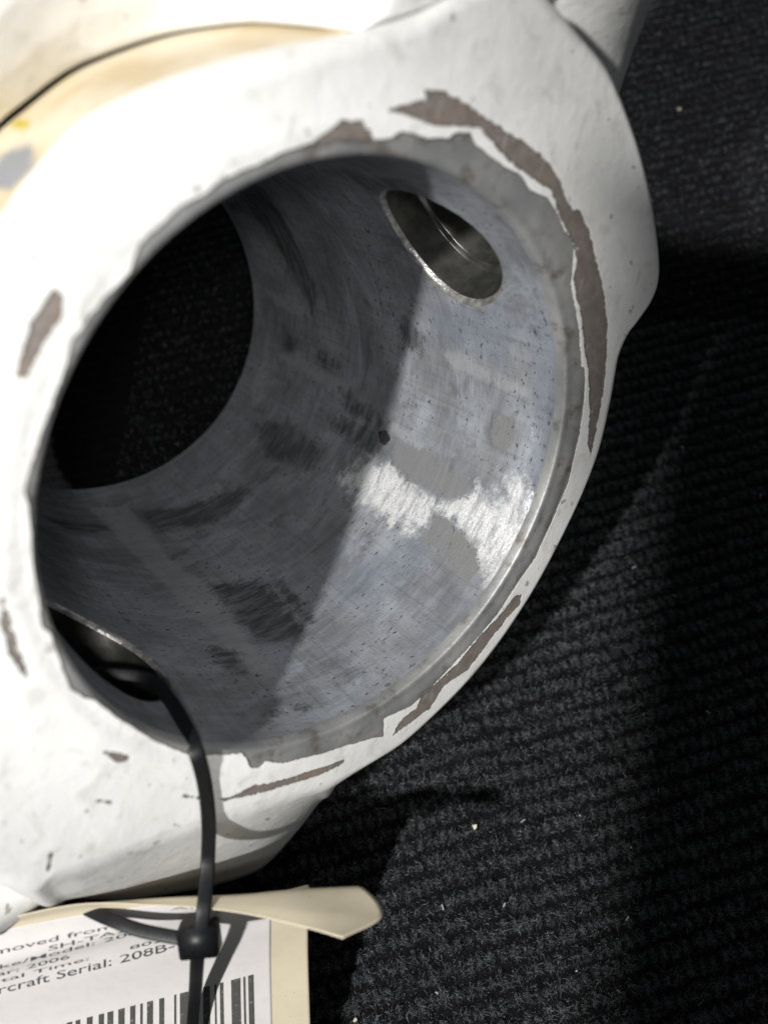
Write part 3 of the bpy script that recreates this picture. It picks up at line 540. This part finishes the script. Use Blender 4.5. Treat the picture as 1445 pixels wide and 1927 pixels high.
# ------------------------------------------------------------------ cable tie
FN = np.array(ROOT_R)[:, 2]
tie = empty('cable_tie', loc=Vector(HEAD) * MM); bpy.context.view_layer.update()
tag(tie, 'black nylon cable tie looped through the bore and the manila tag', 'cable tie')
def strap(name, pts, width, thick, m=120, flat=None):
    P = catmull(pts, m); sec = []
    for k in range(16):
        a = 2 * math.pi * k / 16; c, s = math.cos(a), math.sin(a)
        sec.append((abs(c) ** .45 * math.copysign(1, c) * width / 2, abs(s) ** .55 * math.copysign(1, s) * thick / 2))
    T = np.gradient(P, axis=0); T /= np.linalg.norm(T, axis=1)[:, None]
    out = np.array([0, 0, CAM_H]) - P; out /= np.linalg.norm(out, axis=1)[:, None]          # the loop lies flat side out
    k = np.exp(-((np.linalg.norm(P - np.array(flat), axis=1) / 9.0) ** 2))[:, None] if flat is not None else 0.0
    U = np.cross(T, k * FN + (1 - k) * out); U /= np.linalg.norm(U, axis=1)[:, None]
    W = np.cross(U, T); V = np.concatenate([np.stack([P[i] + a * U[i] + b * W[i] for a, b in sec]) for i in range(m)])
    f = grid_faces(m, 16, True).tolist(); f += [list(range(16))[::-1], [(m - 1) * 16 + i for i in range(16)]]
    return mesh(name, V, f, MAT['nylon'], tie, world=True)
strap('strap', TIE, 2.8, 1.2, flat=TIE[7])
strap('loop_end', TIE2, 2.5, 1.2, 70)
hx = np.array(HEAD_X) - HEAD; hx /= np.linalg.norm(hx); hy = np.array(HEAD_Y) - HEAD; hy -= hx * (hy @ hx); hy /= np.linalg.norm(hy); hz = np.cross(hx, hy)
bm = bmesh.new(); bmesh.ops.create_cube(bm, size=1)
for v in bm.verts: v.co = Vector((v.co.x * 7.5, v.co.y * (5.8 if v.co.z > 0 else 6.2), v.co.z * 4.4))
bmesh.ops.bevel(bm, geom=bm.edges[:], offset=.35, segments=3, affect='EDGES')
hv = np.array([v.co[:] for v in bm.verts]); bm.verts.index_update(); hf = [[v.index for v in q.verts] for q in bm.faces]; bm.free()
mesh('head', np.array(HEAD) + hv[:, :1] * hx + hv[:, 1:2] * hy + (hv[:, 2:] - .9) * hz, hf, MAT['nylon'], tie, world=True)

# ------------------------------------------------------------------ flakes and lint on the carpet
def flake(pos, size, mat, name='paint_flake'):
    n = 7; a = np.linspace(0, 2 * math.pi, n, endpoint=False); r = size * rng.uniform(.55, 1.1, n) * .5
    tilt = rng.uniform(-.35, .35, 2); top = np.stack([r * np.cos(a), r * np.sin(a), r * np.cos(a) * tilt[0] + r * np.sin(a) * tilt[1]], 1)
    z = rib_height(np.array([pos[0]]), np.array([pos[1]]))[0] + 1.2
    V = np.concatenate([top, top - [0, 0, .25]]) + [pos[0], pos[1], z]
    f = [list(range(n)), list(range(2 * n - 1, n - 1, -1))] + [(i, i + n, (i + 1) % n + n, (i + 1) % n) for i in range(n)]
    return mesh(name, V, f, mat, smooth=False)
tag(flake(FLAKES[0], 1.7, MAT['flake']), 'cream paint flake on the lit carpet, largest of the specks', 'paint flake', 'flakes on the carpet')
tag(flake(FLAKES[5], 1.8, MAT['flake']), 'pale flake on the carpet near the top right of the casting', 'paint flake', 'flakes on the carpet')
tag(flake(FLAKES[13], 1.3, MAT['flake']), 'yellowish flake on the carpet at the bottom edge beside the tag', 'paint flake', 'flakes on the carpet')
V, F = [], []
spots_ = [FLAKES[i] for i in range(len(FLAKES)) if i not in (0, 5, 13)] + [(x, y, 0) for x, y in zip(rng.uniform(20, 160, 20), rng.uniform(-30, 380, 20))]
for i, p in enumerate(spots_):
    a = rng.uniform(0, math.pi); l = rng.uniform(.2, .8) * (1 if i < 18 else .5); w = rng.uniform(.08, .22)
    z = rib_height(np.array([p[0]]), np.array([p[1]]))[0] + 1.3; c, s = math.cos(a), math.sin(a); k = len(V)
    for dx, dy, dz in ((-l, -w, 0), (l, -w, .2), (l, w, .25), (-l, w, .05), (-l, 0, .25), (l, 0, .45)): V.append((p[0] + (dx * c - dy * s) , p[1] + (dx * s + dy * c), z + dz))
    F += [(k, k + 1, k + 2, k + 3), (k, k + 4, k + 5, k + 1), (k + 3, k + 2, k + 5, k + 4), (k, k + 3, k + 4), (k + 1, k + 5, k + 2)]
tag(mesh('lint', V, F, MAT['lint'], smooth=False), 'tiny white lint specks scattered over the carpet', 'lint', kind='stuff')

# ------------------------------------------------------------------ unseen blocker card added out of view, shading the right of the carpet
P = np.array(BLOCKER); nn = np.cross(P[5] - P[4], P[6] - P[5]); nn /= np.linalg.norm(nn)
n = len(P); V = np.concatenate([P, P + nn * 1.0])
sc = mesh('shade_blocker', V, [list(range(n)), list(range(2 * n - 1, n - 1, -1))] + [(i, (i + 1) % n, n + (i + 1) % n, n + i) for i in range(n)], MAT['card'], smooth=False)
tag(sc, 'added unseen blocker card, shading the right of the carpet', 'card')
